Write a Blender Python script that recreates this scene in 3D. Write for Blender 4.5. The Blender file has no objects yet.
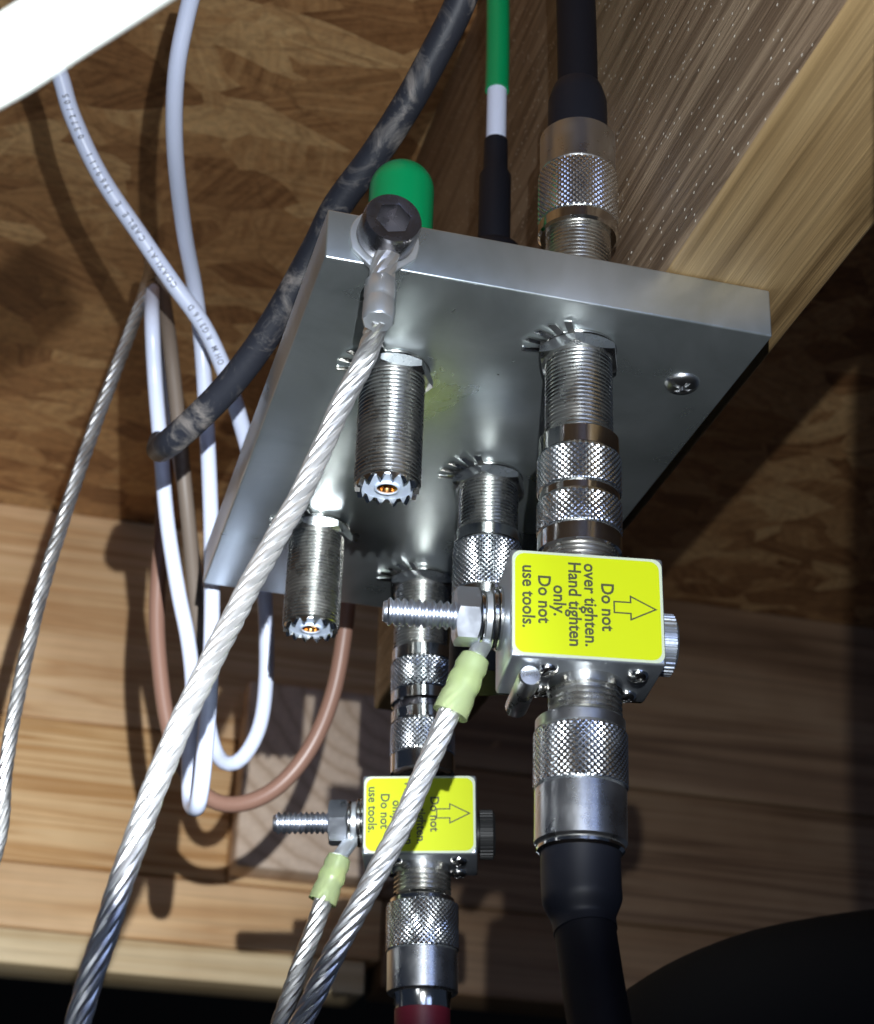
import bpy, bmesh, math, random
from mathutils import Vector, Matrix
random.seed(7)
S = bpy.context.scene
COL = S.collection
MM = 0.001
PI = math.pi
cos, sin = math.cos, math.sin

# ------------------------------------------------------------------ camera
CAM = Vector((-56.691, -335.469, -236.318))          # mm
RX, RY, RZ, FPX = 2.045, -0.031, -0.262, 1854.54
CM = Matrix.Rotation(RZ, 3, 'Z') @ Matrix.Rotation(RY, 3, 'Y') @ Matrix.Rotation(RX, 3, 'X')
cd = bpy.data.cameras.new('camera'); cam = bpy.data.objects.new('camera', cd); COL.objects.link(cam)
cam.matrix_world = Matrix.Translation(CAM * MM) @ CM.to_4x4()
cd.sensor_fit = 'VERTICAL'; cd.sensor_height = 36; cd.lens = FPX * 36 / 1024
cd.clip_start = 0.01; cd.clip_end = 20
cd.dof.use_dof = True; cd.dof.focus_distance = 0.43; cd.dof.aperture_fstop = 30
S.camera = cam

# ------------------------------------------------------------------ light
w = bpy.data.worlds.new('world'); S.world = w; w.use_nodes = True
w.node_tree.nodes['Background'].inputs[0].default_value = (0.45, 0.62, 1.0, 1)
w.node_tree.nodes['Background'].inputs[1].default_value = 0.035

def aim(o, d):
    o.rotation_euler = Vector(d).to_track_quat('-Z', 'Y').to_euler()
def dirv(az, el):
    a, e = math.radians(az), math.radians(el)
    return (sin(a) * cos(e), cos(a) * cos(e), sin(e))
def spot(name, az, el, size, blend, energy):
    ld = bpy.data.lights.new(name, 'SPOT'); lo = bpy.data.objects.new(name, ld); COL.objects.link(lo)
    lo.location = (-0.040, -0.330, -0.165); aim(lo, dirv(az, el))
    ld.energy = energy; ld.color = (0.92, 0.965, 1.0); ld.spot_size = math.radians(size); ld.spot_blend = blend
    ld.shadow_soft_size = 0.0014
spot('lamp_spill', -2, 29, 76, 0.5, 7.5)
spot('lamp_beam', -6, 9, 46, 1.0, 26.0)
# soft fill added low behind the camera's left, for reflections in the metal
ad = bpy.data.lights.new('fill_light', 'AREA'); ao = bpy.data.objects.new('fill_light', ad); COL.objects.link(ao)
ad.shape = 'RECTANGLE'; ad.size = 0.16; ad.size_y = 0.30; ad.energy = 0.6; ad.color = (0.86, 0.93, 1.0)
ao.location = (-0.42, -0.62, -0.42); aim(ao, Vector((0.05, 0.05, -0.04)) - Vector(ao.location))

# cool fill added behind the viewer to tint the plate's front edge blue
vd_ = bpy.data.lights.new('cool_fill', 'AREA'); vo_ = bpy.data.objects.new('cool_fill', vd_); COL.objects.link(vo_)
vd_.shape = 'RECTANGLE'; vd_.size = 0.9; vd_.size_y = 0.35; vd_.energy = 2.4; vd_.color = (0.42, 0.56, 1.0)
vo_.location = (0.1, -1.15, 0.03); aim(vo_, Vector((0.05, 0.0, -0.02)) - Vector(vo_.location))

S.view_settings.view_transform = 'Standard'
S.view_settings.look = 'None'
S.view_settings.exposure = 0.0
S.view_settings.gamma = 1.0
S.view_settings.use_curve_mapping = False

# ------------------------------------------------------------------ helpers
def ray(px, py):
    return CM @ Vector(((px - 437) / FPX, -(py - 512) / FPX, -1))
def Q(px, py, t):
    return CAM + ray(px, py) * t
def onplane(px, py, ax, v):
    d = ray(px, py); return CAM + d * ((v - CAM[ax]) / d[ax])

class MB:
    def __init__(s): s.v = []; s.f = []
    def add(s, vs, fs):
        o = len(s.v); s.v += [tuple(a) for a in vs]; s.f += [tuple(i + o for i in f) for f in fs]; return s
    def tf(s, M):
        s.v = [tuple(M @ Vector(a)) for a in s.v]; return s
    def build(s, name, mat, parent=None, angle=35, bev=0):
        me = bpy.data.meshes.new(name)
        me.from_pydata([(a[0] * MM, a[1] * MM, a[2] * MM) for a in s.v], [], s.f)
        bm = bmesh.new(); bm.from_mesh(me)
        bmesh.ops.remove_doubles(bm, verts=bm.verts, dist=1e-6)
        bmesh.ops.recalc_face_normals(bm, faces=bm.faces)
        if bev:
            bmesh.ops.bevel(bm, geom=[e for e in bm.edges if e.calc_face_angle(0) > .6], offset=bev * MM, segments=3, affect='EDGES', profile=.5)
        bm.to_mesh(me); bm.free()
        me.shade_smooth(); me.set_sharp_from_angle(angle=math.radians(angle))
        me.materials.append(mat)
        o = bpy.data.objects.new(name, me); COL.objects.link(o)
        if parent: o.parent = parent
        return o

def box(b, x0, x1, y0, y1, z0, z1):
    vs = [(x, y, z) for z in (z0, z1) for y in (y0, y1) for x in (x0, x1)]
    return b.add(vs, [(0, 2, 3, 1), (4, 5, 7, 6), (0, 1, 5, 4), (2, 6, 7, 3), (0, 4, 6, 2), (1, 3, 7, 5)])
def glathe(b, rows, n=64, closed=False, rot=0.0):
    """rows: (r, z) numbers or functions of angle"""
    vs = []; fs = []
    for r, z in rows:
        for i in range(n):
            a = 2 * PI * i / n
            rr = r(a) if callable(r) else r; zz = z(a) if callable(z) else z
            vs.append((rr * cos(a + rot), rr * sin(a + rot), zz))
    m = len(rows)
    for j in range(m if closed else m - 1):
        k = (j + 1) % m
        for i in range(n):
            h = (i + 1) % n
            fs.append((j * n + i, j * n + h, k * n + h, k * n + i))
    return b.add(vs, fs)
def hexr(af):
    def f(a):
        t = (a % (PI / 3)) - PI / 6
        return af / 2 / cos(t)
    return f
def hexnut(b, z0, z1, af, rh, rot=0, ch=0.45):
    hr = hexr(af); big = lambda a: hr(a)
    c = lambda a: (hr(a) - af / 2) * 0.62
    lo_, hi = min(z0, z1), max(z0, z1)
    rows = [(rh, lo_), (af / 2 - .3, lo_), (hr, lambda a: lo_ + c(a)), (hr, lambda a: hi - c(a)), (af / 2 - .3, hi), (rh, hi)]
    return glathe(b, rows, 72, True, rot)
def knurl(b, R, z0, z1, a=.38, N=42):
    seg = N * 6; p = 2 * PI * R / N; rows = max(8, int(abs(z1 - z0) / p * 6))
    tri = lambda x: 1 - abs(2 * (x % 1) - 1)
    vs = []; fs = []
    for j in range(rows + 1):
        z = z0 + (z1 - z0) * j / rows
        for i in range(seg):
            u = N * i / seg; v = z / p
            e = min(1, 3 * min(j, rows - j) / rows + .0)
            h = min(tri(u + v), tri(u - v)) * a * (1 if 0 < j < rows else 0)
            r = R - a + h; t = 2 * PI * i / seg
            vs.append((r * cos(t), r * sin(t), z))
    for j in range(rows):
        for i in range(seg):
            h = (i + 1) % seg
            fs.append((j * seg + i, j * seg + h, (j + 1) * seg + h, (j + 1) * seg + i))
    b.add(vs, fs)
    for z in (z0, z1):
        glathe(b, [(R - a, z), (R - a - 2, z)], seg)
    return b
def thread_rows(R, z0, z1, pitch=1.06, d=.42):
    n = max(1, round(abs(z1 - z0) / pitch)); rows = []
    for k in range(n):
        a = z0 + (z1 - z0) * k / n; s = (z1 - z0) / n
        rows += [(R - d, a), (R - d, a + s * .12), (R, a + s * .42), (R, a + s * .66), (R - d, a + s * .96)]
    return rows + [(R - d, z1)]
def catmull(pts, sub=8):
    P = [Vector(p) for p in pts]; P = [P[0] * 2 - P[1]] + P + [P[-1] * 2 - P[-2]]
    out = []
    for i in range(1, len(P) - 2):
        a, b_, c, d = P[i - 1:i + 3]
        for k in range(sub):
            t = k / sub
            out.append(.5 * ((2 * b_) + (c - a) * t + (2 * a - 5 * b_ + 4 * c - d) * t * t + (3 * b_ - a - 3 * c + d) * t ** 3))
    return out + [P[-2]]
def frames(C):
    T = [(C[min(i + 1, len(C) - 1)] - C[max(i - 1, 0)]).normalized() for i in range(len(C))]
    n = T[0].orthogonal().normalized(); F = []
    for t in T:
        n = (n - t * n.dot(t)).normalized(); F.append((t, n, t.cross(n)))
    return F
def tube(b, C, rad, seg=16, caps=True):
    F = frames(C); vs = []; fs = []; m = len(C)
    for i, (c, (t, n, k)) in enumerate(zip(C, F)):
        r = rad(i / (m - 1)) if callable(rad) else rad
        for j in range(seg):
            a = 2 * PI * j / seg; vs.append(c + (n * cos(a) + k * sin(a)) * r)
    for i in range(m - 1):
        for j in range(seg):
            h = (j + 1) % seg; fs.append((i * seg + j, i * seg + h, (i + 1) * seg + h, (i + 1) * seg + j))
    if caps: fs += [tuple(range(seg))[::-1], tuple((m - 1) * seg + j for j in range(seg))]
    return b.add(vs, fs)
def resample(C, step):
    L = [0]
    for i in range(1, len(C)): L.append(L[-1] + (C[i] - C[i - 1]).length)
    n = max(2, int(L[-1] / step)); out = []; k = 0
    for i in range(n + 1):
        s = L[-1] * i / n
        while k < len(L) - 2 and L[k + 1] < s: k += 1
        out.append(C[k].lerp(C[k + 1], (s - L[k]) / max(1e-9, L[k + 1] - L[k])))
    return out
def rope(b, pts, R, n=6, pitch=26, fan=0, sr=.52, hand=1):
    C = resample(catmull(pts, 12), 1.2); F = frames(C); st = (C[1] - C[0]).length
    for k in range(n):
        path = []
        for i, (c, (t, u, v)) in enumerate(zip(C, F)):
            a = 2 * PI * k / n + hand * 2 * PI * i * st / pitch
            rr = R * (1 - sr) * (1 + .04 * sin(i * .7 + k))
            path.append(c + (u * cos(a) + v * sin(a)) * rr)
        sub = MB(); tube(sub, path, R * sr, 10); b.add(sub.v, sub.f)
    return b

def empty(name, loc=(0, 0, 0), M=None):
    o = bpy.data.objects.new(name, None); COL.objects.link(o); o.empty_display_size = .01
    if M is not None:
        M = M.copy(); M.translation = M.translation * MM; o.matrix_world = M
    else: o.location = Vector(loc) * MM
    return o
def tag(o, label, cat, group=None):
    o['label'] = label; o['category'] = cat
    if group: o['group'] = group
    return o
def struct(o): o['kind'] = 'structure'; return o

# ------------------------------------------------------------------ materials
def mat(name, col, rough=.5, metal=0., **k):
    m = bpy.data.materials.new(name); m.use_nodes = True
    p = m.node_tree.nodes['Principled BSDF']
    p.inputs['Base Color'].default_value = (*col, 1); p.inputs['Roughness'].default_value = rough; p.inputs['Metallic'].default_value = metal
    for a, v in k.items(): p.inputs[a.replace('_', ' ')].default_value = v
    return m
def nd(m, t, **k):
    n = m.node_tree.nodes.new(t)
    for a, v in k.items(): setattr(n, a, v)
    return n
def lk(m, a, b): m.node_tree.links.new(a, b)
def ramp(m, stops):
    r = nd(m, 'ShaderNodeValToRGB'); e = r.color_ramp.elements
    while len(e) < len(stops): e.new(.5)
    for x, (pos, c) in zip(e, stops): x.position = pos; x.color = (*c, 1) if len(c) == 3 else c
    return r
def coords(m, scale, rot=(0, 0, 0), loc=(0, 0, 0)):
    tc = nd(m, 'ShaderNodeTexCoord'); mp = nd(m, 'ShaderNodeMapping')
    mp.inputs['Scale'].default_value = scale; mp.inputs['Rotation'].default_value = rot; mp.inputs['Location'].default_value = loc
    lk(m, tc.outputs['Object'], mp.inputs[0]); return mp.outputs[0]
def noise(m, vec, scale=1., det=4, rough=.5, dist=0.):
    n = nd(m, 'ShaderNodeTexNoise'); n.inputs['Scale'].default_value = scale; n.inputs['Detail'].default_value = det
    n.inputs['Roughness'].default_value = rough; n.inputs['Distortion'].default_value = dist
    lk(m, vec, n.inputs['Vector']); return n
def bump(m, h, strength=.3, dist=.0003):
    b = nd(m, 'ShaderNodeBump'); b.inputs['Strength'].default_value = strength; b.inputs['Distance'].default_value = dist
    lk(m, h, b.inputs['Height']); lk(m, b.outputs[0], m.node_tree.nodes['Principled BSDF'].inputs['Normal'])
def mixc(m, f, a, b, mode='MIX'):
    x = nd(m, 'ShaderNodeMix', data_type='RGBA', blend_type=mode)
    if isinstance(f, (int, float)): x.inputs[0].default_value = f
    else: lk(m, f, x.inputs[0])
    for i, q in ((6, a), (7, b)):
        if isinstance(q, tuple): x.inputs[i].default_value = (*q, 1)
        else: lk(m, q, x.inputs[i])
    return x.outputs[2]
def rough_var(m, vec, lo_, hi, scale):
    n = noise(m, vec, scale, 5, .6); r = nd(m, 'ShaderNodeMapRange')
    r.inputs[1].default_value = .3; r.inputs[2].default_value = .7; r.inputs[3].default_value = lo_; r.inputs[4].default_value = hi
    lk(m, n.outputs[0], r.inputs[0]); lk(m, r.outputs[0], m.node_tree.nodes['Principled BSDF'].inputs['Roughness'])

def metal(name, col, r0, r1, sc=160):
    m = mat(name, col, r0, 1.0); rough_var(m, coords(m, (1, 1, 1)), r0, r1, sc); return m
nickel = metal('nickel_thread', (.70, .69, .65), .2, .34)
chrome = metal('bright_nickel', (.74, .73, .70), .10, .2)
knurlm = metal('knurled_nickel', (.80, .82, .83), .16, .28)
satin = metal('satin_nickel', (.66, .67, .68), .24, .36)
zinc = metal('zinc_steel', (.62, .66, .74), .25, .42)
lug_m = metal('tinned_copper', (.70, .74, .78), .28, .45)
lug_m.node_tree.nodes['Principled BSDF'].inputs['Metallic'].default_value = .82
wire_m = metal('tinned_wire', (.84, .84, .84), .28, .42)
wire_m.node_tree.nodes['Principled BSDF'].inputs['Metallic'].default_value = .88
wire_dark = metal('weathered_wire', (.55, .55, .54), .34, .5)
steel_blk = metal('black_oxide_steel', (.31, .30, .32), .2, .34)
steel_blk.node_tree.nodes['Principled BSDF'].inputs['Metallic'].default_value = .97
gold = metal('gold_contact', (.80, .45, .18), .2, .3)
cast = mat('cast_alloy', (.60, .65, .72), .35, .9)
v = coords(cast, (1, 1, 1)); n = noise(cast, v, 420, 4); bump(cast, n.outputs[0], .35, .0003)
# brushed aluminium plate
alu = mat('milled_aluminium', (.60, .65, .66), .34, .88)
v = coords(alu, (900, 25, 25)); n1 = noise(alu, v, 1, 4)
v2 = coords(alu, (1, 1, 1)); n2 = noise(alu, v2, 28, 5, .6, .6)
r = ramp(alu, [(.3, (.50, .56, .56)), (.7, (.68, .73, .75))]); lk(alu, n2.outputs[0], r.inputs[0])
lk(alu, r.outputs[0], alu.node_tree.nodes['Principled BSDF'].inputs['Base Color'])
rr = nd(alu, 'ShaderNodeMapRange'); rr.inputs[1].default_value = .3; rr.inputs[2].default_value = .7; rr.inputs[3].default_value = .24; rr.inputs[4].default_value = .40
lk(alu, n2.outputs[0], rr.inputs[0]); lk(alu, rr.outputs[0], alu.node_tree.nodes['Principled BSDF'].inputs['Roughness'])
bump(alu, n1.outputs[0], .10, .0002)

ptfe = mat('white_insulator', (.62, .72, .90), .35)
black_r = mat('black_rubber', (.008, .009, .014), .5, Specular_IOR_Level=.25)
black_c = mat('black_jacket', (.006, .006, .009), .55, Specular_IOR_Level=.2)
black_p = mat('black_plastic', (.015, .015, .015), .5, Specular_IOR_Level=.3)
green_r = mat('green_vinyl', (.0, .26, .085), .32)
white_c = mat('white_jacket', (.66, .72, .90), .32)
white_pipe = mat('white_conduit', (.33, .35, .33), .6)
brown_c = mat('brown_jacket', (.27, .15, .11), .38)
tan_c = mat('grey_brown_jacket', (.19, .15, .12), .5)
red_c = mat('crimson_jacket', (.17, .015, .03), .45)
yellow = mat('yellow_sticker', (.50, .58, .0), .5, Specular_IOR_Level=.3)
border = mat('sticker_margin', (.50, .56, .42), .4)
ink = mat('black_ink', (.05, .055, .02), .5)
ink_g = mat('grey_ink', (.12, .13, .17), .6)
sleeve = mat('translucent_yellow_sleeve', (.55, .66, .34), .25, Transmission_Weight=.6, IOR=1.35)
hose_m = mat('dark_hose', (.012, .011, .01), .7, Specular_IOR_Level=.2)
# weathered black cable with grey scuffs
scuff = mat('scuffed_black_jacket', (.03, .03, .04), .5, Specular_IOR_Level=.3)
v = coords(scuff, (1, 1, 1)); n = noise(scuff, v, 60, 7, .68, 1.2)
r = ramp(scuff, [(.50, (.02, .022, .03)), (.58, (.09, .085, .085)), (.72, (.26, .23, .21))]); lk(scuff, n.outputs[0], r.inputs[0])
lk(scuff, r.outputs[0], scuff.node_tree.nodes['Principled BSDF'].inputs['Base Color']); bump(scuff, n.outputs[0], .4, .0008)

def wood(name, stops, sc=(3, 60, 60), ringf=1.0, fine=.35, rough=.62, seed=0., bumps=.3, spec=.35):
    m = mat(name, (.5, .4, .3), rough); m.node_tree.nodes['Principled BSDF'].inputs['Specular IOR Level'].default_value = spec
    v = coords(m, sc, loc=(seed, seed * .7, seed * 1.3))
    n = noise(m, v, ringf, 3, .5, .6)
    # growth rings: fold the noise
    mt = nd(m, 'ShaderNodeMath', operation='MULTIPLY'); mt.inputs[1].default_value = 9.0; lk(m, n.outputs[0], mt.inputs[0])
    pp = nd(m, 'ShaderNodeMath', operation='PINGPONG'); pp.inputs[1].default_value = 1.0; lk(m, mt.outputs[0], pp.inputs[0])
    r = ramp(m, stops); lk(m, pp.outputs[0], r.inputs[0])
    v2 = coords(m, tuple(s * 14 if s > 20 else s * 5 for s in sc)); n2 = noise(m, v2, 1, 3, .6)
    r2 = ramp(m, [(.3, (.72, .70, .68)), (.7, (1.12, 1.1, 1.06))]); lk(m, n2.outputs[0], r2.inputs[0])
    c = mixc(m, fine * 2, r.outputs[0], r2.outputs[0], 'MULTIPLY')
    v3 = coords(m, (1, 1, 1), loc=(seed, 0, 0)); n3 = noise(m, v3, 9, 4, .6)
    r3 = ramp(m, [(.3, (.75, .66, .6)), (.7, (1.1, 1.1, 1.12))]); lk(m, n3.outputs[0], r3.inputs[0])
    c = mixc(m, .8, c, r3.outputs[0], 'MULTIPLY')
    lk(m, c, m.node_tree.nodes['Principled BSDF'].inputs['Base Color'])
    bump(m, n2.outputs[0], bumps, .0006)
    return m
pine = [(.0, (.80, .56, .30)), (.55, (.76, .50, .25)), (.9, (.58, .33, .13)), (1., (.52, .28, .10))]
pine2 = [(.0, (.78, .54, .31)), (.5, (.74, .50, .27)), (1., (.60, .36, .17))]
pine_pink = [(.0, (.52, .36, .24)), (.5, (.45, .30, .2)), (1., (.32, .2, .13))]
pine_pale = [(.0, (.80, .66, .42)), (1., (.66, .50, .28))]
falloff_w = [(.0, (.30, .20, .115)), (.5, (.25, .155, .085)), (1., (.14, .08, .04))]  # light falloff toward the right wall painted into these browns
wood_a = wood('pine_board', pine2, seed=1.)
wood_b = wood('pine_board_striped', pine, sc=(2.2, 110, 110), seed=4.)
wood_c = wood('pine_plate', pine2, sc=(2, 30, 30), seed=8.)
wood_d = wood('pale_plate', pine_pale, sc=(2, 40, 40), seed=12.)
wood_e = mat('end_grain', (.5, .4, .3), .65)
v = coords(wood_e, (1, .01, 1.15), loc=(-.19, 0, -.20)); dn = noise(wood_e, v, 14, 3)
dv = nd(wood_e, 'ShaderNodeVectorMath', operation='MULTIPLY_ADD'); dv.inputs[1].default_value = (.03, .0, .03); lk(wood_e, dn.outputs['Color'], dv.inputs[0]); lk(wood_e, v, dv.inputs[2])
ln = nd(wood_e, 'ShaderNodeVectorMath', operation='LENGTH'); lk(wood_e, dv.outputs[0], ln.inputs[0])
mt = nd(wood_e, 'ShaderNodeMath', operation='MULTIPLY'); mt.inputs[1].default_value = 170; lk(wood_e, ln.outputs['Value'], mt.inputs[0])
pg = nd(wood_e, 'ShaderNodeMath', operation='PINGPONG'); pg.inputs[1].default_value = 1.; lk(wood_e, mt.outputs[0], pg.inputs[0])
r = ramp(wood_e, [(.0, (.72, .56, .43)), (.6, (.67, .51, .38)), (1., (.52, .37, .26))]); lk(wood_e, pg.outputs[0], r.inputs[0])
f2 = noise(wood_e, coords(wood_e, (1, .01, 1)), 300, 4, .7); r2 = ramp(wood_e, [(.3, (.8, .78, .76)), (.7, (1.1, 1.1, 1.1))]); lk(wood_e, f2.outputs[0], r2.inputs[0])
lk(wood_e, mixc(wood_e, .7, r.outputs[0], r2.outputs[0], 'MULTIPLY'), wood_e.node_tree.nodes['Principled BSDF'].inputs['Base Color'])
wood_r = wood('falloff_board', falloff_w, sc=(1.3, 22, 22), seed=5.)
wood_s = wood('falloff_striped_board', falloff_w, sc=(1.6, 90, 90), seed=15.)
joist_m = wood('joist_lumber', [(.0, (.38, .275, .14)), (.5, (.32, .225, .11)), (1., (.18, .12, .055))], sc=(55, 3, 55), seed=6., bumps=.6, rough=.5, fine=.4)
# flat-lying resin specks on the sawn face, their glints painted as pale colour
def add_glitter(m):
    v = coords(m, (1, 1, 1)); vo = nd(m, 'ShaderNodeTexVoronoi'); vo.inputs['Scale'].default_value = 480
    lk(m, v, vo.inputs['Vector'])
    lt = nd(m, 'ShaderNodeMath', operation='LESS_THAN'); lt.inputs[1].default_value = .17; lk(m, vo.outputs['Distance'], lt.inputs[0])
    sp = nd(m, 'ShaderNodeSeparateColor'); lk(m, vo.outputs['Color'], sp.inputs[0])
    g = nd(m, 'ShaderNodeMath', operation='GREATER_THAN'); g.inputs[1].default_value = .87; lk(m, sp.outputs[0], g.inputs[0])
    mu = nd(m, 'ShaderNodeMath', operation='MULTIPLY'); lk(m, lt.outputs[0], mu.inputs[0]); lk(m, g.outputs[0], mu.inputs[1])
    p = m.node_tree.nodes['Principled BSDF']; src = p.inputs['Base Color'].links[0].from_socket
    lk(m, mixc(m, mu.outputs[0], src, (.85, .8, .7)), p.inputs['Base Color'])
joist_side = wood('joist_side_lumber', [(.0, (.34, .26, .18)), (.5, (.28, .21, .145)), (1., (.15, .105, .07))], sc=(55, 5, 70), seed=2., bumps=.8, rough=.45, fine=.4)
add_glitter(joist_side)

# oriented strand board
osb = mat('strand_board', (.4, .25, .12), .5); osb.node_tree.nodes['Principled BSDF'].inputs['Specular IOR Level'].default_value = .4
def strands(m, scale, seed, base):
    v = coords(m, (1, 1.6, .01), loc=(seed, seed, 0))
    wn = noise(m, v, 9, 2); 
    wv = nd(m, 'ShaderNodeVectorMath', operation='MULTIPLY_ADD'); wv.inputs[1].default_value = (.05, .05, 0); lk(m, wn.outputs['Color'], wv.inputs[0]); lk(m, v, wv.inputs[2])
    vo = nd(m, 'ShaderNodeTexVoronoi'); vo.inputs['Scale'].default_value = scale; lk(m, wv.outputs[0], vo.inputs['Vector'])
    sp = nd(m, 'ShaderNodeSeparateColor'); lk(m, vo.outputs['Color'], sp.inputs[0])
    an = nd(m, 'ShaderNodeMath', operation='MULTIPLY'); an.inputs[1].default_value = 3.1; lk(m, sp.outputs[0], an.inputs[0])
    rot = nd(m, 'ShaderNodeVectorRotate', rotation_type='Z_AXIS'); lk(m, v, rot.inputs['Vector']); lk(m, an.outputs[0], rot.inputs['Angle'])
    mp = nd(m, 'ShaderNodeMapping'); mp.inputs['Scale'].default_value = (18, 230, 1); lk(m, rot.outputs[0], mp.inputs[0])
    n = noise(m, mp.outputs[0], 1, 4, .6, .3)
    r = ramp(m, base); 
    ad_ = nd(m, 'ShaderNodeMath', operation='MULTIPLY_ADD'); ad_.inputs[1].default_value = .40; lk(m, sp.outputs[1], ad_.inputs[0]);
    ml = nd(m, 'ShaderNodeMath', operation='MULTIPLY'); ml.inputs[1].default_value = .62; lk(m, n.outputs[0], ml.inputs[0]); lk(m, ml.outputs[0], ad_.inputs[2])
    lk(m, ad_.outputs[0], r.inputs[0])
    return r.outputs[0], sp.outputs[2], n.outputs[0]
ob = [(.15, (.12, .045, .016)), (.34, (.30, .145, .058)), (.52, (.46, .25, .105)), (.8, (.70, .46, .22))]
c1, k1, n1 = strands(osb, 22, 0.3, ob)
c2, k2, n2 = strands(osb, 34, 1.7, ob)
gt = nd(osb, 'ShaderNodeMath', operation='GREATER_THAN'); gt.inputs[1].default_value = .5; lk(osb, k2, gt.inputs[0])
c = mixc(osb, gt.outputs[0], c1, c2)
fn = noise(osb, coords(osb, (1, 1, .01)), 260, 5, .7, .4); fr = ramp(osb, [(.3, (.62, .58, .55)), (.5, (1, 1, 1)), (.72, (1.25, 1.22, 1.15))]); lk(osb, fn.outputs[0], fr.inputs[0])
c = mixc(osb, .8, c, fr.outputs[0], 'MULTIPLY')
for sc_, sd_ in ((16, .3),):
    ev = nd(osb, 'ShaderNodeTexVoronoi', feature='DISTANCE_TO_EDGE'); ev.inputs['Scale'].default_value = sc_ * 1.3
    vv = coords(osb, (1, 1.6, .01), loc=(sd_ * 3, sd_, 0)); wn_ = noise(osb, vv, 12, 3)
    wv_ = nd(osb, 'ShaderNodeVectorMath', operation='MULTIPLY_ADD'); wv_.inputs[1].default_value = (.06, .06, 0); lk(osb, wn_.outputs['Color'], wv_.inputs[0]); lk(osb, vv, wv_.inputs[2])
    lk(osb, wv_.outputs[0], ev.inputs['Vector'])
    er = ramp(osb, [(.0, (.42, .36, .32)), (.03, (1, 1, 1))]); lk(osb, ev.outputs['Distance'], er.inputs[0])
    c = mixc(osb, .4, c, er.outputs[0], 'MULTIPLY')
lk(osb, c, osb.node_tree.nodes['Principled BSDF'].inputs['Base Color']); bump(osb, n1, .5, .0008)

# ------------------------------------------------------------------ visor added out of view under the lamp (it shades everything below the beam)
b = MB(); box(b, -110, 30, -302, -290, -175, -162.2); tag(b.build('light_blocker', black_p, bev=.8), 'black visor added unseen under the lamp to cut off its light below', 'blocker')

# ------------------------------------------------------------------ setting
CEIL = 249.
b = MB(); box(b, -700, 1500, -600, 1500, CEIL, CEIL + 18); struct(b.build('ceiling', osb))
WY = 650.
def board(name, x0, x1, z0, z1, m, label, y0=WY, y1=WY + 38, cat='board', bev=2.0):
    b = MB(); box(b, x0, x1, y0, y1, z0, z1); o = b.build(name, m, None, bev=bev); return tag(o, label, cat)
board('rim_board', -700, 172, 122.5, CEIL, wood_a, 'wide honey pine board directly below the strand board ceiling')
board('rim_board', -700, 80, 41, 122, wood_b, 'striped pine board in the wall, second below the ceiling, left of the pinkish block', y1=WY + 60)
board('lumber_block', 80.5, 168, 44, 150, wood_e, 'pinkish end grain lumber block behind the loops of brown and white cable', y0=WY - 24, y1=WY - .5)
board('rim_board', 80.5, 165, 41, 122, wood_b, 'short board hidden behind the pinkish end grain block', y1=WY + 60)
board('wall_plate', -700, 168, 6, 40.5, wood_c, 'smooth orange pine wall plate under the striped board')
board('wall_plate', -700, 160, -13, 5.5, wood_d, 'pale yellowish lowest board of the wall, above the dark gap')
board('rim_board', 172.5, 1500, 122.5, CEIL, wood_r, 'wide board, colour darkened for light falloff, right of the nearer black cable, under the ceiling')
board('rim_board', 165.5, 1500, 41, 122, wood_s, 'faintly striped board, colour darkened for light falloff, right of the nearer black cable, below the wide one', y1=WY + 60)
board('wall_plate', 168.5, 1500, -8, 40.5, wood_r, 'dim lowest board at the right, light falloff darkened into its colour')
# shell behind
dark_e = mat('bare_earth', (.06, .045, .035), .95); n = noise(dark_e, coords(dark_e, (1, 1, 1)), 14, 6); bump(dark_e, n.outputs[0], .8, .01)
block_w = mat('block_wall', (.05, .045, .04), .9); n = noise(block_w, coords(block_w, (1, 1, 1)), 9, 5); bump(block_w, n.outputs[0], .4, .003)
b = MB(); box(b, -900, 1700, -1300, 1700, -920, -900); struct(b.build('floor', dark_e))
b = MB(); box(b, -900, 1700, 1660, 1700, -900, 600); struct(b.build('wall_back', block_w))

# joist carrying the plate
t = empty('ceiling_joist', (81, 0, 13))
tag(t, 'thick rough lumber joist running to the upper right, screwed to the metal plate', 'joist')
b = MB(); JX0, JX1, JZ = 81., 119., 13.2
box(b, 0, JX1 - JX0, -560, 300, .2, CEIL - 13.3)
j = b.build('timber', joist_m, t, bev=1.6)
j.data.materials.append(joist_side)
for p_ in j.data.polygons:
    if p_.normal.x < -.8: p_.material_index = 1

# ------------------------------------------------------------------ plate
PW, PD, PT = 106.8, 180., 13.
b = MB(); box(b, 0, PW, 0, PD, 0, PT)
pl = b.build('aluminium_plate', alu, bev=.5)
tag(pl, 'thick grey aluminium plate holding the threaded connectors, screwed under the joist', 'plate')

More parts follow.
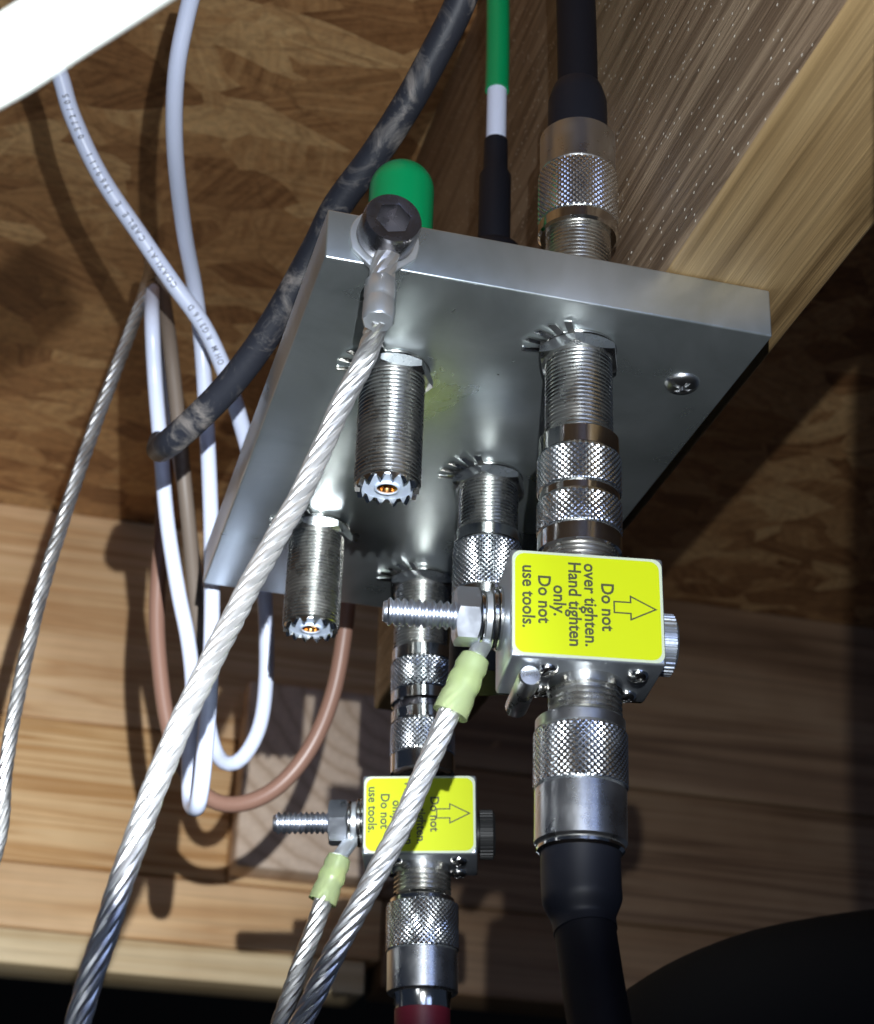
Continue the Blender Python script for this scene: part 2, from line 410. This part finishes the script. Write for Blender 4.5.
# screw
t = empty('wood_screw', (94.4, 25.5, 0)); tag(t, 'pan head cross slot screw near the right edge of the metal plate', 'screw')
def screwhead(b, R, h, cw=.55, cl=None, depth=.9, down=-1):
    cl = cl or R * .55; n = 72; m = 26; vs = []; fs = []
    for j in range(m + 1):
        r_ = R * j / m
        for i in range(n):
            a = 2 * PI * i / n + .5; x, y = r_ * cos(a), r_ * sin(a)
            ca, sa = cos(.3), sin(.3); u, v_ = x * ca + y * sa, -x * sa + y * ca
            z = h * math.sqrt(max(0, 1 - (r_ / R) ** 2.6))
            q = min(max(0, (cw - abs(u)) / .15) if abs(v_) < cl else 0, 1); q2 = min(max(0, (cw - abs(v_)) / .15) if abs(u) < cl else 0, 1)
            z -= depth * max(q, q2)
            vs.append((x, y, z * down))
    for j in range(m):
        for i in range(n):
            k = (i + 1) % n; fs.append((j * n + i, j * n + k, (j + 1) * n + k, (j + 1) * n + i))
    return b.add(vs, fs)
b = MB(); screwhead(b, 4.3, 1.7, cw=.5, cl=2.3, depth=1.3).build('screw_head', satin, t, angle=50)
b = MB(); glathe(b, [(2, 0), (2, 12), (.2, 14)], 16).build('shank', satin, t)

# ------------------------------------------------------------------ barrels
RT = 7.95
def teeth(n, h, z, ph=0):
    def f(a):
        x = (a * n / (2 * PI) + ph) % 1
        return z - h * max(0, 1 - abs(2 * x - 1) * 1.35)
    return f
def barrel(x, y, L, label, nutrot=0., up=30, open_end=True, wash=(165, 245)):
    t = empty('threaded_barrel', (x, y, 0)); tag(t, label, 'connector')
    b = MB()
    rows = [(6.3, -L + 1.4), (RT - .55, -L + .9)] + thread_rows(RT, -L + 1.2, -.3) + [(RT - .4, 13)] + thread_rows(RT, 13.2, 13 + up) + [(6, 13 + up), (.01, 13 + up - 1)]
    glathe(b, rows, 72); b.build('barrel_body', nickel, t, angle=25)
    if open_end:
        b = MB(); z0 = -L + 1.3
        glathe(b, [(6.35, z0 + 1), (6.35, teeth(14, 1.7, z0)), (7.55, teeth(14, 1.7, z0)), (7.55, z0 + 1)], 168)
        b.build('serrated_rim', chrome, t, angle=20)
        b = MB(); glathe(b, [(6.34, z0 + .5), (6.3, z0 - .1), (3.1, z0 - .1), (2.9, z0 - .7), (2.5, z0 - .7), (2.4, z0 + 1)], 64); b.build('insulator', ptfe, t)
        b = MB(); glathe(b, [(2.45, z0 + .8), (2.45, z0 - .5), (1.7, z0 - .7), (1.5, z0 + .6), (.5, z0 + 2.5), (.01, z0 + 2.5)], 40); b.build('centre_contact', gold, t)
    b = MB(); hexnut(b, -1.0, -4.2, 17.6, RT - .2, nutrot); b.build('hex_nut', satin, t, angle=20)
    # external tooth washer, pushed to one side
    b = MB(); N = 20
    def on(a):
        x = (a * N / (2 * PI)) % 1; d_ = math.degrees(a) % 360
        return x if (wash[0] < d_ < wash[1] and .12 < x < .72) else None
    def sq(a): return 9.1 if on(a) is None else 13.6
    def tw(zz, amp):
        return lambda a: zz + (0 if on(a) is None else amp * (on(a) - .3) * 2.6)
    glathe(b, [(7.8, -.1), (9.0, -.1), (sq, tw(-.3, -.35)), (sq, tw(-.8, -.35)), (9.0, -.9), (7.8, -.9)], N * 12, True)
    b.build('star_washer', chrome, t, angle=25)
    b = MB(); hexnut(b, 13.1, 16.5, 17.6, RT - .2, nutrot); b.build('hex_nut', satin, t, angle=20)
    return t
ft = -PI / 2 - PI / 6
barrel(25.6, 41, 33.8, 'open threaded barrel nearest the socket bolt, ending in a serrated rim', .0, up=18)
barrel(65.6, 19, 32, 'threaded barrel at the plate front with the larger labelled arrestor screwed on', .12, up=25, open_end=False)
barrel(63.5, 87, 30, 'threaded barrel behind the nearer yellow labelled box, middle of the plate', .05, up=16, open_end=False)
barrel(25.6, 131, 32.5, 'open threaded barrel at the left rear of the plate, beside the steel ground rope', -.1, up=22)
barrel(62.9, 155.4, 28, 'threaded barrel at the rear edge of the plate, above the farther arrestor', .2, up=14, open_end=False)

# ------------------------------------------------------------------ chains
def mtx(x, y, z, yaw=0, tilt=0, pitch=0):
    # tilt leans the lower end toward +x
    return Matrix.Translation((x, y, z)) @ Matrix.Rotation(-tilt, 4, 'Y') @ Matrix.Rotation(pitch, 4, 'X') @ Matrix.Rotation(yaw, 4, 'Z')
def smooth_ring(b, R, z0, z1, ri=None, c=.5):
    ri = ri or R - 3
    s = 1 if z1 > z0 else -1
    return glathe(b, [(ri, z0), (R - c, z0), (R, z0 + s * c), (R, z1 - s * c), (R - c, z1), (ri, z1)], 96, True)
def coupler(M, segs, label, R=9.7):
    t = empty('double_coupler', M=M); tag(t, label, 'coupler')
    b = MB(); glathe(b, [(0.1, segs[0][1]), (7.2, segs[0][1] + .1), (7.2, segs[-1][2]), (.1, segs[-1][2])], 40); b.build('core', black_p, t)
    for kind, z0, z1, r_ in segs:
        b = MB()
        if kind == 'k': knurl(b, r_, z0, z1, .34, 42).build('knurled_ring', knurlm, t, angle=12)
        elif kind == 'g': smooth_ring(b, r_, z0, z1, 6, .1).build('groove', steel_blk, t)
        elif kind == 't': glathe(b, [(6, z0)] + thread_rows(r_, z0, z1, 1.1) + [(6, z1)], 72).build('thread', nickel, t, angle=25)
        else: smooth_ring(b, r_, z0, z1, 6, .5).build('collar', chrome, t)
    return t
MU = mtx(65.6, 19, 0)
TL = math.radians(2.0)
ML = mtx(62.9, 155.4, 0, tilt=TL)
coupler(MU, [('s', -25, -30.3, 9.3), ('k', -30.3, -39.4, 9.8), ('s', -39.4, -42, 9.2), ('k', -42, -49.8, 9.8), ('s', -49.8, -54.8, 9.5), ('t', -54.8, -59.5, 8.6)],
        'short double coupler with two knurled bands just above the nearer arrestor')
coupler(ML, [('s', -23.6, -28, 9.0), ('k', -28, -36.9, 9.4), ('s', -36.9, -41, 9.2), ('g', -41, -42.8, 8.3), ('s', -42.8, -47, 9.1), ('k', -47, -56, 9.4), ('s', -56, -62, 9.2)],
        'long double coupler with a dark groove between its bands, above the farther arrestor')
# half hidden one with a black cap
t = coupler(mtx(63.5, 87, 0), [('s', -17.5, -21.5, 8.9), ('k', -21.5, -35, 9.2), ('s', -35, -40, 9.0)], 'half hidden knurled coupler with a black cap, behind the nearer arrestor')
b = MB(); glathe(b, [(7, -39.8), (9.3, -40), (9.3, -58), (8.6, -59.5), (.01, -59.6)], 64); b.build('black_cap', black_p, t)

def text_mesh(s, size, name='lettering', sx=.82, bold=.012, align='LEFT'):
    c = bpy.data.curves.new(name, 'FONT'); c.body = s; c.size = size; c.align_x = align; c.offset = bold * size; c.resolution_u = 3
    o = bpy.data.objects.new(name, c); COL.objects.link(o)
    dg = bpy.context.evaluated_depsgraph_get(); dg.update()
    me = bpy.data.meshes.new_from_object(o.evaluated_get(dg))
    vs = [Vector(v_.co) for v_ in me.vertices]; fs = [tuple(p.vertices) for p in me.polygons]
    COL.objects.unlink(o); bpy.data.objects.remove(o); bpy.data.meshes.remove(me)
    return [Vector((v_.x * sx, v_.y, 0)) for v_ in vs], fs
def rrect(w_, h_, r_, n=8):
    P = []
    for cx_, cy_, a0 in ((w_ / 2 - r_, h_ / 2 - r_, 0), (-w_ / 2 + r_, h_ / 2 - r_, PI / 2), (-w_ / 2 + r_, -h_ / 2 + r_, PI), (w_ / 2 - r_, -h_ / 2 + r_, 1.5 * PI)):
        for k in range(n + 1):
            a = a0 + PI / 2 * k / n; P.append((cx_ + r_ * cos(a), cy_ + r_ * sin(a)))
    return P
def slab(b, P, z0, z1, M):
    n = len(P); vs = [M @ Vector((p[0], p[1], z0)) for p in P] + [M @ Vector((p[0], p[1], z1)) for p in P]
    fs = [tuple(range(n))[::-1], tuple(range(n, 2 * n))] + [(i, (i + 1) % n, n + (i + 1) % n, n + i) for i in range(n)]
    return b.add(vs, fs)

def arrestor(M, W, H, zc, label, capm, xoff=0., slen=25.2, long_rod=True):
    """local frame: chain axis = z through origin; label faces -y"""
    t = empty('surge_arrestor', M=M); tag(t, label, 'arrestor')
    yf, yb = -13., 9.
    x0, x1 = -W / 2 + xoff, W / 2 + xoff; z0, z1 = zc - H / 2, zc + H / 2
    b = MB(); box(b, x0, x1, yf, yb, z0, z1); b.build('housing', cast, t, bev=.7)
    b = MB(); box(b, x0 + .6, x1 + .4, yb + .05, yb + 3.0, z0 + .8, z1 - .4); b.build('back_cover', black_p, t, bev=.8)
    # sticker
    F = Matrix.Translation((xoff, yf, zc)) @ Matrix.Rotation(PI / 2, 4, 'X')     # x right, y up, z toward viewer
    b = MB(); slab(b, rrect(W - .7, H - .7, 2.0), .02, .12, F); st = b.build('sticker', border, t)
    b = MB(); slab(b, rrect(W - 1.9, H - 1.9, 2.2), .12, .17, F); b.build('yellow_field', yellow, st)
    b = MB(); s = (H - 2) / 22.
    lines = [('Do not', .8, .1), ('over tighten.', -2.9, .3), ('Hand tighten', -6.3, .3), ('only.', -9.6, .8), ('Do not', -12.9, 1.0), ('use tools.', -16.3, 1.4)]
    for sx_, xx, jit in lines:
        vs, fs = text_mesh(sx_, 3.7 * s, sx=.98, bold=.022, align='CENTER')
        # text runs downwards: text x -> -y of the label, text y -> +x
        b.add([F @ Vector((xx + 2.2 + v_.y, -(v_.x) + jit, .2)) for v_ in vs], fs)
    b.build('lettering', ink, st)
    # arrow outline pointing right
    A = [(0, 1.45), (3.6, 1.45), (3.6, 3.0), (9.6, 0), (3.6, -3.0), (3.6, -1.45), (0, -1.45)]
    B_ = [(.34, 1.11), (3.94, 1.11), (3.94, 2.45), (8.85, 0), (3.94, -2.45), (3.94, -1.11), (.34, -1.11)]
    n = len(A); Z = .2; ox = W / 2 - 11.2
    b = MB(); b.add([F @ Vector((p[0] + ox, p[1] + .2, Z)) for p in A] + [F @ Vector((p[0] + ox, p[1] + .2, Z)) for p in B_], [(i, (i + 1) % n, n + (i + 1) % n, n + i) for i in range(n)])
    b.build('arrow_outline', ink, st)
    # bosses / necks
    b = MB(); glathe(b, [(.1, z1), (9.0, z1), (9.0, z1 + 1.2), (.1, z1 + 1.2)], 64); b.build('upper_flange', satin, t)
    b = MB(); zb = z0
    glathe(b, [(.1, zb), (8.2, zb), (8.2, zb - 2.2), (7.4, zb - 2.6)] + thread_rows(8.0, zb - 2.8, zb - 8, 1.2, .6) + [(.1, zb - 8)], 72); b.build('lower_neck', nickel, t, angle=25)
    # corner screws on the underside and the top
    for sx_ in (-1, 1):
        for sy_ in (-7.5, 4.5):
            b = MB(); screwhead(b, 2.4, 1.7, .3, 1.3, .7); b.tf(Matrix.Translation((xoff + (W / 2 - 5.0 if sx_ > 0 else 8.8 - W / 2), sy_, z0))); b.build('housing_screw', chrome, t, angle=50)
        b = MB(); screwhead(b, 2.3, 1.3, .3, 1.3, .7, down=1); b.tf(Matrix.Translation((xoff + sx_ * (W / 2 - 4.2), -8, z1))); b.build('housing_screw', chrome, t, angle=50)
    if long_rod:
        b = MB(); glathe(b, [(.01, 0), (2.1, .1), (2.5, .9), (2.5, 19), (1.6, 20), (.01, 20)], 32)
        b.tf(Matrix.Translation((x0 + 4.8, -9.5, z0 - 2.6)) @ Matrix.Rotation(-PI / 2, 4, 'X')); b.build('clamp_bolt', satin, t)
    # ground stud toward -x
    zs = zc + 2.2; R_ = Matrix.Translation((x0, 1.5, zs)) @ Matrix.Rotation(-PI / 2, 4, 'Y')     # +z local -> -x
    b = MB(); glathe(b, [(.01, -2), (2.7, -2)] + thread_rows(3.1, 0, slen, 1.55, .6) + [(2.2, slen + .7), (.01, slen + .7)], 40); b.tf(R_); b.build('ground_stud', zinc, t, angle=28)
    b = MB(); hexnut(b, 4.9, 10.2, 11.7, 2.6, .45); b.tf(R_); b.build('stud_nut', zinc, t, angle=20)
    for k, (a0, a1, rr_) in enumerate(((.1, .9, 7.2), (1.1, 2.1, 6.9), (3.9, 4.7, 6.2))):
        b = MB(); glathe(b, [(3, a0), (rr_ - .2, a0), (rr_, a0 + .2), (rr_, a1 - .2), (rr_ - .2, a1), (3, a1)], 48, True); b.tf(R_); b.build('stud_washer', chrome, t)
    # gas tube cap on the right
    R2 = Matrix.Translation((x1, 1.5, zc - 1.5)) @ Matrix.Rotation(PI / 2, 4, 'Y')
    rk = lambda a: 6.7 + .28 * (1 if (a * 34 / (2 * PI)) % 1 < .5 else 0)
    b = MB(); glathe(b, [(.01, 0), (5, 0), (5, .8), (rk, 1.0), (rk, 4.6), (5.6, 5.3), (.01, 5.4)], 34 * 6); b.tf(R2); b.build('gas_tube_cap', capm, t, angle=25)
    return t, x0, zs
YU, YL = -math.radians(8.2), -math.radians(15.5)
AU, ux0, uzs = arrestor(mtx(65.6, 19, 0, yaw=YU) @ Matrix.Rotation(-.012, 4, 'Y'), 33.4, 25.0, -72.7, 'larger, nearer surge arrestor box with the yellow tightening label fully visible', cast, -1.6)
AL, lx0, lzs = arrestor(mtx(62.9, 155.4, 0, yaw=0, tilt=TL) @ Matrix.Rotation(YL, 4, 'Z'), 31.5, 22.6, -77.2, 'smaller, farther surge arrestor box whose yellow label is crossed by a steel rope', black_p, -.6, long_rod=False)

# ------------------------------------------------------------------ coax plugs with cables
def plug(M, z0, kn, barr, rim, R, label, name='coaxial_cable', sgn=-1, rows=None):
    t = empty(name, M=M); tag(t, label, 'cable'); return t
t = empty('coaxial_cable', M=MU); tag(t, 'thick black cable with a silver plug hanging under the nearer arrestor', 'cable')
b = MB(); smooth_ring(b, 9.7, -93.8, -97.0, 6).build('collar', satin, t)
b = MB(); knurl(b, 10.2, -97.0, -109.2, .30, 46).build('knurled_ring', knurlm, t, angle=12)
b = MB(); smooth_ring(b, 9.75, -109.2, -121.6, 6, .6).build('plug_sleeve', satin, t)
b = MB(); smooth_ring(b, 9.2, -121.4, -123.2, 6, .6).build('end_ring', chrome, t)
Cc = resample(catmull([(0, 0, -122), (0, 0, -128), (.3, -.5, -136), (1.0, -3, -148), (1.8, -8, -165), (2.5, -14, -185), (3, -20, -210)]), 1.5)
b = MB(); tube(b, Cc, 6.3, 32); b.build('cable', black_c, t)
hs = resample(catmull([(0, 0, -121), (0, 0, -128), (.3, -.5, -136), (.5, -1.2, -139.5)]), .8)
b = MB(); tube(b, hs, lambda u: 8.3 - .0 * u if u < .62 else 8.3 - 1.75 * min(1, ((u - .62) / .28)) ** 2 * (3 - 2 * min(1, (u - .62) / .28)), 40); b.build('heat_shrink', black_r, t)

MLc = ML
t = empty('coaxial_cable', M=MLc); tag(t, 'cable with crimson jacket and silver plug under the farther arrestor', 'cable')
b = MB(); smooth_ring(b, 8.9, -97.4, -99.3, 6).build('collar', chrome, t)
b = MB(); knurl(b, 10.1, -99.3, -112, .32, 44).build('knurled_ring', knurlm, t, angle=12)
b = MB(); smooth_ring(b, 9.7, -112, -123.6, 6, .5).build('plug_sleeve', satin, t)
b = MB(); glathe(b, [(.1, -123.4), (8.2, -123.4), (7.7, -124.6), (7.7, -127.8), (6, -128)], 64).build('ferrule', chrome, t)
Cc = resample(catmull([(0, 0, -127), (0, 0, -135), (0, 0, -150), (0, -1, -170)]), 2)
b = MB(); tube(b, Cc, 7.6, 32); b.build('cable', red_c, t)

t = empty('coaxial_cable', M=MU); tag(t, 'thick black cable with a silver knurled plug standing on top of the plate', 'cable')
b = MB(); smooth_ring(b, 9.9, 31.5, 35.4, 6, .6).build('collar', chrome, t)
b = MB(); knurl(b, 10.0, 35.4, 50.2, .34, 42).build('knurled_ring', knurlm, t, angle=12)
b = MB(); smooth_ring(b, 9.5, 50.2, 62.5, 5, .6).build('plug_sleeve', satin, t)
b = MB(); glathe(b, [(.1, 62), (7.6, 62), (7.5, 74), (6.6, 77.5), (6.0, 79), (.1, 79)], 48).build('heat_shrink', black_r, t)
Cc = resample(catmull([(0, 0, 70), (0, 0, 90), (-.5, 1, 120), (-2, 6, 160), (-4, 14, 205), (-5, 20, 232)]), 3)
b = MB(); tube(b, Cc, 5.2, 32); b.build('cable', black_c, t)

# black boot with white then green cable above barrel 3
t = empty('booted_cable', (63.5, 87, 0)); tag(t, 'cable with black boot, short white section and green jacket above the plate', 'cable')
b = MB(); glathe(b, [(.1, 29), (9, 29), (9, 71), (7.5, 74), (4.7, 76), (4.7, 100), (3.7, 102), (3.5, 113), (.1, 113)], 48); b.build('boot', black_r, t)
b = MB(); tube(b, [Vector((0, 0, z)) for z in range(108, 141, 4)], 3.0, 24); b.build('white_section', white_c, t)
b = MB(); tube(b, catmull([(0, 0, 132), (0, 0, 150), (-.5, 0, 175), (-1.5, 1, 200), (-3, 2, 232)]), 3.6, 24); b.build('green_jacket', green_r, t)

# green cap over barrel 1
t = empty('vinyl_cap', (25.6, 41, 0))
tag(t, 'bright green domed vinyl cap behind the socket bolt', 'cap')
b = MB(); glathe(b, [(8.0, 17), (8.3, 17), (8.35, 53)] + [(8.35 * cos(a), 53 + 8.35 * sin(a)) for a in [k * PI / 20 for k in range(1, 10)]] + [(.01, 61.35)], 48); b.build('cap_shell', green_r, t)

# ------------------------------------------------------------------ socket bolt and main ground wire
BX, BZ = 13.0, 6.6
t = empty('socket_bolt', (BX, 0, BZ)); tag(t, 'dark hex socket head bolt in the front edge of the plate', 'bolt')
hx = hexr(7.0)
rows = [(.01, 3.2)]
rows = [(3.0, .5), (6.5, .5), (6.7, .9), (6.6, 7.3), (6.2, 8.2), (4.4, 8.2), (hx, 8.1), (lambda a: hx(a) * .99, 7.8), (lambda a: hx(a) * .97, 2.2), (.01, 2.2)]
b = MB(); glathe(b, rows, 96, rot=.25); b.tf(Matrix.Rotation(PI / 2, 4, 'X') @ Matrix.Translation((0, 0, 1.6))); b.build('bolt_head', steel_blk, t, angle=28)
b = MB(); glathe(b, [(3.2, 2.2), (3.2, -25), (.01, -25)], 24); b.tf(Matrix.Rotation(PI / 2, 4, 'X')); b.build('shank', steel_blk, t)

t = empty('ground_wire', (BX, 0, BZ)); tag(t, 'bright steel ground rope running from the socket bolt lug to the lower left', 'ground wire')
loc = Vector((BX, 0, BZ))
b = MB(); nn = 48; P = []
for k in range(nn):
    a = 2 * PI * k / nn; x, z = 8.0 * cos(a), 8.0 * sin(a)
    if z < -3: x *= max(.47, 1 - (-z - 3) * .125); z = z * 1.25
    P.append((x, z))
F = Matrix.Rotation(PI / 2, 4, 'X'); slab(b, P, .1, 1.5, F); b.build('lug_ring', lug_m, t, bev=.3)
p0 = onplane(381, 282, 1, -4.) - loc; p1 = onplane(378, 322, 1, -6.) - loc
d = (p1 - p0).normalized()
b = MB(); Cc = [Vector((-.4, -.9, -7.5)), Vector((-.5, -1.0, -9.5)).lerp(p0, .3), p0.lerp(p1, .15)]
tube(b, Cc, 2.6, 16)
b.v = [(x, -2.2 + (y + 2.2) * .5, z) for x, y, z in b.v]; b.build('lug_tongue', lug_m, t)
b = MB(); tube(b, [p0, p0 + d * .4, p0.lerp(p1, .45), p0.lerp(p1, .5), p0.lerp(p1, .55), p1 - d * .4, p1], lambda u: 3.3 if u in (0, 1) else (3.3 if abs(u - .5) < .03 else 3.6), 8); b.build('crimp_barrel', lug_m, t, angle=50)
b = MB(); rope(b, [Vector((0.2, -4.0, -5.6)), p0.lerp(Vector((0.2, -4.0, -5.6)), .5), p0 + d * 2], 2.9, 6, 20)
b.build('rope_tip', wire_m, t)
pts = [p1 + loc - d * 2, Q(368, 352, 410), Q(340, 408, 408), Q(303, 490, 400), Q(262, 563, 388), Q(222, 640, 374), Q(182, 722, 362), Q(152, 795, 354), Q(126, 868, 348), Q(103, 940, 344), Q(84, 1000, 342), Q(66, 1070, 340), Q(50, 1150, 340)]
b = MB(); rope(b, [p - loc for p in pts], 2.5, 7, 30, sr=.40); b.build('rope', wire_m, t)

def terminal_wire(stud_t, x0, zs, start_px, label, path, Rr, m, sl_px):
    Mw = stud_t.matrix_world.copy()
    # ring sits on the stud, third in the washer stack
    R_ = Matrix.Translation((x0, 1.5, zs)) @ Matrix.Rotation(-PI / 2, 4, 'Y')
    M2 = Mw.copy(); M2.translation = M2.translation * 1000
    o = M2 @ R_ @ Vector((0, 0, 3))
    t = empty('ground_wire', o); tag(t, label, 'ground wire')
    b = MB(); glathe(b, [(3.1, 2.35), (5.9, 2.35), (5.9, 3.6), (3.1, 3.6)], 40, True); b.tf(M2 @ R_); b.v = [tuple(Vector(q) - o) for q in b.v]; b.build('ring_terminal', lug_m, t)
    s0, s1 = sl_px
    a = s0 - o; e = s1 - o; dd = (e - a)
    b = MB(); tube(b, [Vector((0, 0, -4.6)), a.lerp(e, .0), a.lerp(e, .2)], 2.1, 14); b.build('terminal_neck', lug_m, t)
    b = MB(); tube(b, [a + dd * u for u in (0, .03, .2, .3, .4, .5, .62, .72, .84, .97, 1)], lambda u: {0: 2.7}.get(u, 3.25) if u < .12 else (3.6 + .45 * u + (-.35 if .25 < u < .36 or .55 < u < .66 else 0)), 24); b.build('sleeve', sleeve, t)
    b = MB(); rope(b, [a + dd * .55] + [p - o for p in path], Rr, 6, 24, sr=.42); b.build('rope', m, t)
    return t
bpy.context.view_layer.update()
terminal_wire(AU, ux0, uzs, None, 'steel ground rope passing in front of the farther arrestor, yellow sleeve under nearer stud',
    [Q(447, 718, 402), Q(433, 752, 400), Q(410, 806, 396), Q(385, 858, 392), Q(358, 908, 389), Q(335, 952, 387), Q(312, 1000, 386), Q(290, 1050, 386), Q(270, 1100, 386)], 2.5, wire_m,
    (Q(476, 656, 408), Q(450, 714, 403)))
terminal_wire(AL, lx0, lzs, None, 'short dark steel ground rope with yellow sleeve, hanging from the farther stud',
    [Q(322, 905, 508), Q(310, 940, 504), Q(297, 975, 500), Q(283, 1015, 496), Q(268, 1060, 492)], 2.6, wire_dark,
    (Q(340, 856, 515), Q(322, 902, 510)))

# ------------------------------------------------------------------ loose cables
def cable(name, pts, r_, m, label, cat='cable', sub=10, seg=20):
    C_ = resample(catmull([Q(*p) for p in pts], sub), 3); b = MB(); tube(b, C_, r_, seg)
    return tag(b.build(name, m), label, cat), C_
o, CA = cable('coaxial_cable', [(30, 10, 560), (58, 70, 566), (72, 115, 570), (100, 175, 575), (140, 235, 578), (172, 282, 580), (203, 325, 584), (226, 375, 588), (243, 430, 595), (262, 500, 610), (280, 560, 640)], 2.7, white_c,
      'white cable with tiny grey print crossing from upper left behind the plate')
cable('coaxial_cable', [(200, -30, 520), (188, 10, 525), (176, 75, 532), (175, 150, 548), (184, 230, 575), (195, 290, 596), (202, 350, 603), (207, 430, 600), (211, 520, 592), (212, 600, 580), (210, 680, 565), (205, 750, 552), (200, 795, 550), (196, 808, 556), (190, 798, 566), (190, 740, 580), (193, 690, 590), (188, 640, 600), (178, 590, 605), (167, 520, 610), (160, 440, 615), (155, 380, 618), (152, 320, 618), (152, 290, 640)], 2.55, white_c,
      'long pale cable hanging left of the plate and turning up in a tight loop')
cable('coaxial_cable', [(262, 560, 640), (266, 620, 640), (266, 680, 636), (260, 725, 632), (245, 755, 630), (230, 764, 632), (217, 754, 638), (208, 720, 645), (203, 660, 652), (196, 590, 658), (186, 500, 662), (174, 420, 664), (166, 350, 664), (160, 300, 664)], 2.6, white_c,
      'pale cable in a round U loop below the left rear corner of the plate')
cable('ground_wire', [(-20, 900, 545), (0, 835, 550), (6, 765, 556), (20, 685, 566), (42, 590, 580), (68, 505, 595), (95, 425, 610), (125, 345, 625), (147, 285, 640), (152, 255, 680)], 2.3, wire_dark,
      'thin grey steel wire bowing down the left side of the picture', 'wire')
bpy.data.objects.remove(bpy.data.objects['ground_wire.003']) if 'ground_wire.003' in bpy.data.objects else None
b = MB(); gp = [Q(*p) for p in [(-20, 900, 545), (0, 835, 550), (6, 765, 556), (20, 685, 566), (42, 590, 580), (68, 505, 595), (95, 425, 610), (125, 345, 625), (147, 285, 640), (152, 255, 680)]]
rope(b, gp, 2.3, 6, 26, sr=.42); tag(b.build('steel_wire', wire_dark), 'thin grey steel wire bowing down the left side of the picture', 'wire')
cable('coaxial_cable', [(350, 560, 660), (346, 620, 655), (334, 690, 650), (312, 745, 645), (280, 785, 642), (245, 803, 642), (212, 800, 645), (185, 770, 650), (168, 725, 655), (159, 660, 662), (157, 600, 668), (163, 520, 675), (166, 440, 680), (160, 370, 684), (156, 300, 684)], 2.9, brown_c,
      'brown cable in a wide loop behind the rear barrels')
cable('coaxial_cable', [(158, 262, 672), (168, 330, 640), (176, 400, 632), (184, 480, 628), (192, 560, 632), (199, 640, 640), (204, 690, 655), (203, 720, 680)], 2.6, tan_c,
      'grey brown cable among the bundle left of the plate')
cable('coaxial_cable', [(475, -40, 470), (458, 8, 472), (437, 50, 474), (410, 100, 478), (375, 155, 483), (338, 205, 488), (318, 245, 492), (288, 300, 496), (258, 348, 500), (225, 390, 505), (190, 425, 512), (168, 444, 520), (158, 450, 545), (158, 440, 575)], lambda u: 4.0 if u < .72 else 4.0 - 1.2 * (u - .72) / .28, scuff,
      'scuffed black cable slanting from the top down past the plate corner')
cable('conduit_pipe', [(-200, 160, 194), (-60, 92, 199), (0, 62, 202), (60, 24, 206), (120, -13, 210), (220, -75, 218)], 4.3, white_pipe,
      'fat white cable crossing the top left corner close to the viewer', 'cable')
cable('flexible_hose', [(600, 1290, 500), (640, 1190, 520), (720, 1100, 560), (820, 1052, 600), (960, 1030, 640), (1100, 1040, 680)], 42, hose_m,
      'large dark hose curving through the bottom right corner', 'hose', seg=40)

C_ = [Vector((84, -142, 9)), Vector((74, -146, -6))] + [Q(*p) for p in [(935, -90, 262), (934, 60, 262), (933, 220, 262), (932, 400, 263), (938, 560, 265), (952, 700, 268), (990, 880, 271)]]  # cable added out of view to throw a shadow band on the right boards
b = MB(); tube(b, resample(catmull(C_, 10), 3), 5.6, 20)
tag(b.build('coaxial_cable', black_c), 'unseen thick black cable added beyond the right edge to cast a shadow band', 'cable')
# print on the white cable
txt = '  50 OHM RG316D   COAXIAL CABLE E 1969111  0372/05'
CAr = resample(CA, .5)[::-1]; Fr = frames(CAr)
b = MB(); s_ = 0.
start = min(range(len(CAr)), key=lambda i: (CAr[i] - Q(232, 395, 590)).length)
pos = start * .5
for ch in txt:
    if ch != ' ':
        i = int(pos / .5)
        if i < len(CAr) - 4:
            tt = (CAr[i + 3] - CAr[i]).normalized(); vd = (CAM - CAr[i]); vd = (vd - tt * vd.dot(tt)).normalized(); up = vd.cross(tt)
            vs, fs = text_mesh(ch, 2.7, sx=.8, bold=.02)
            b.add([CAr[i] + tt * v_.x + up * (v_.y - .85) + vd * 2.78 for v_ in vs], fs)
    pos += 2.15
b.build('printed_text', ink_g, o)
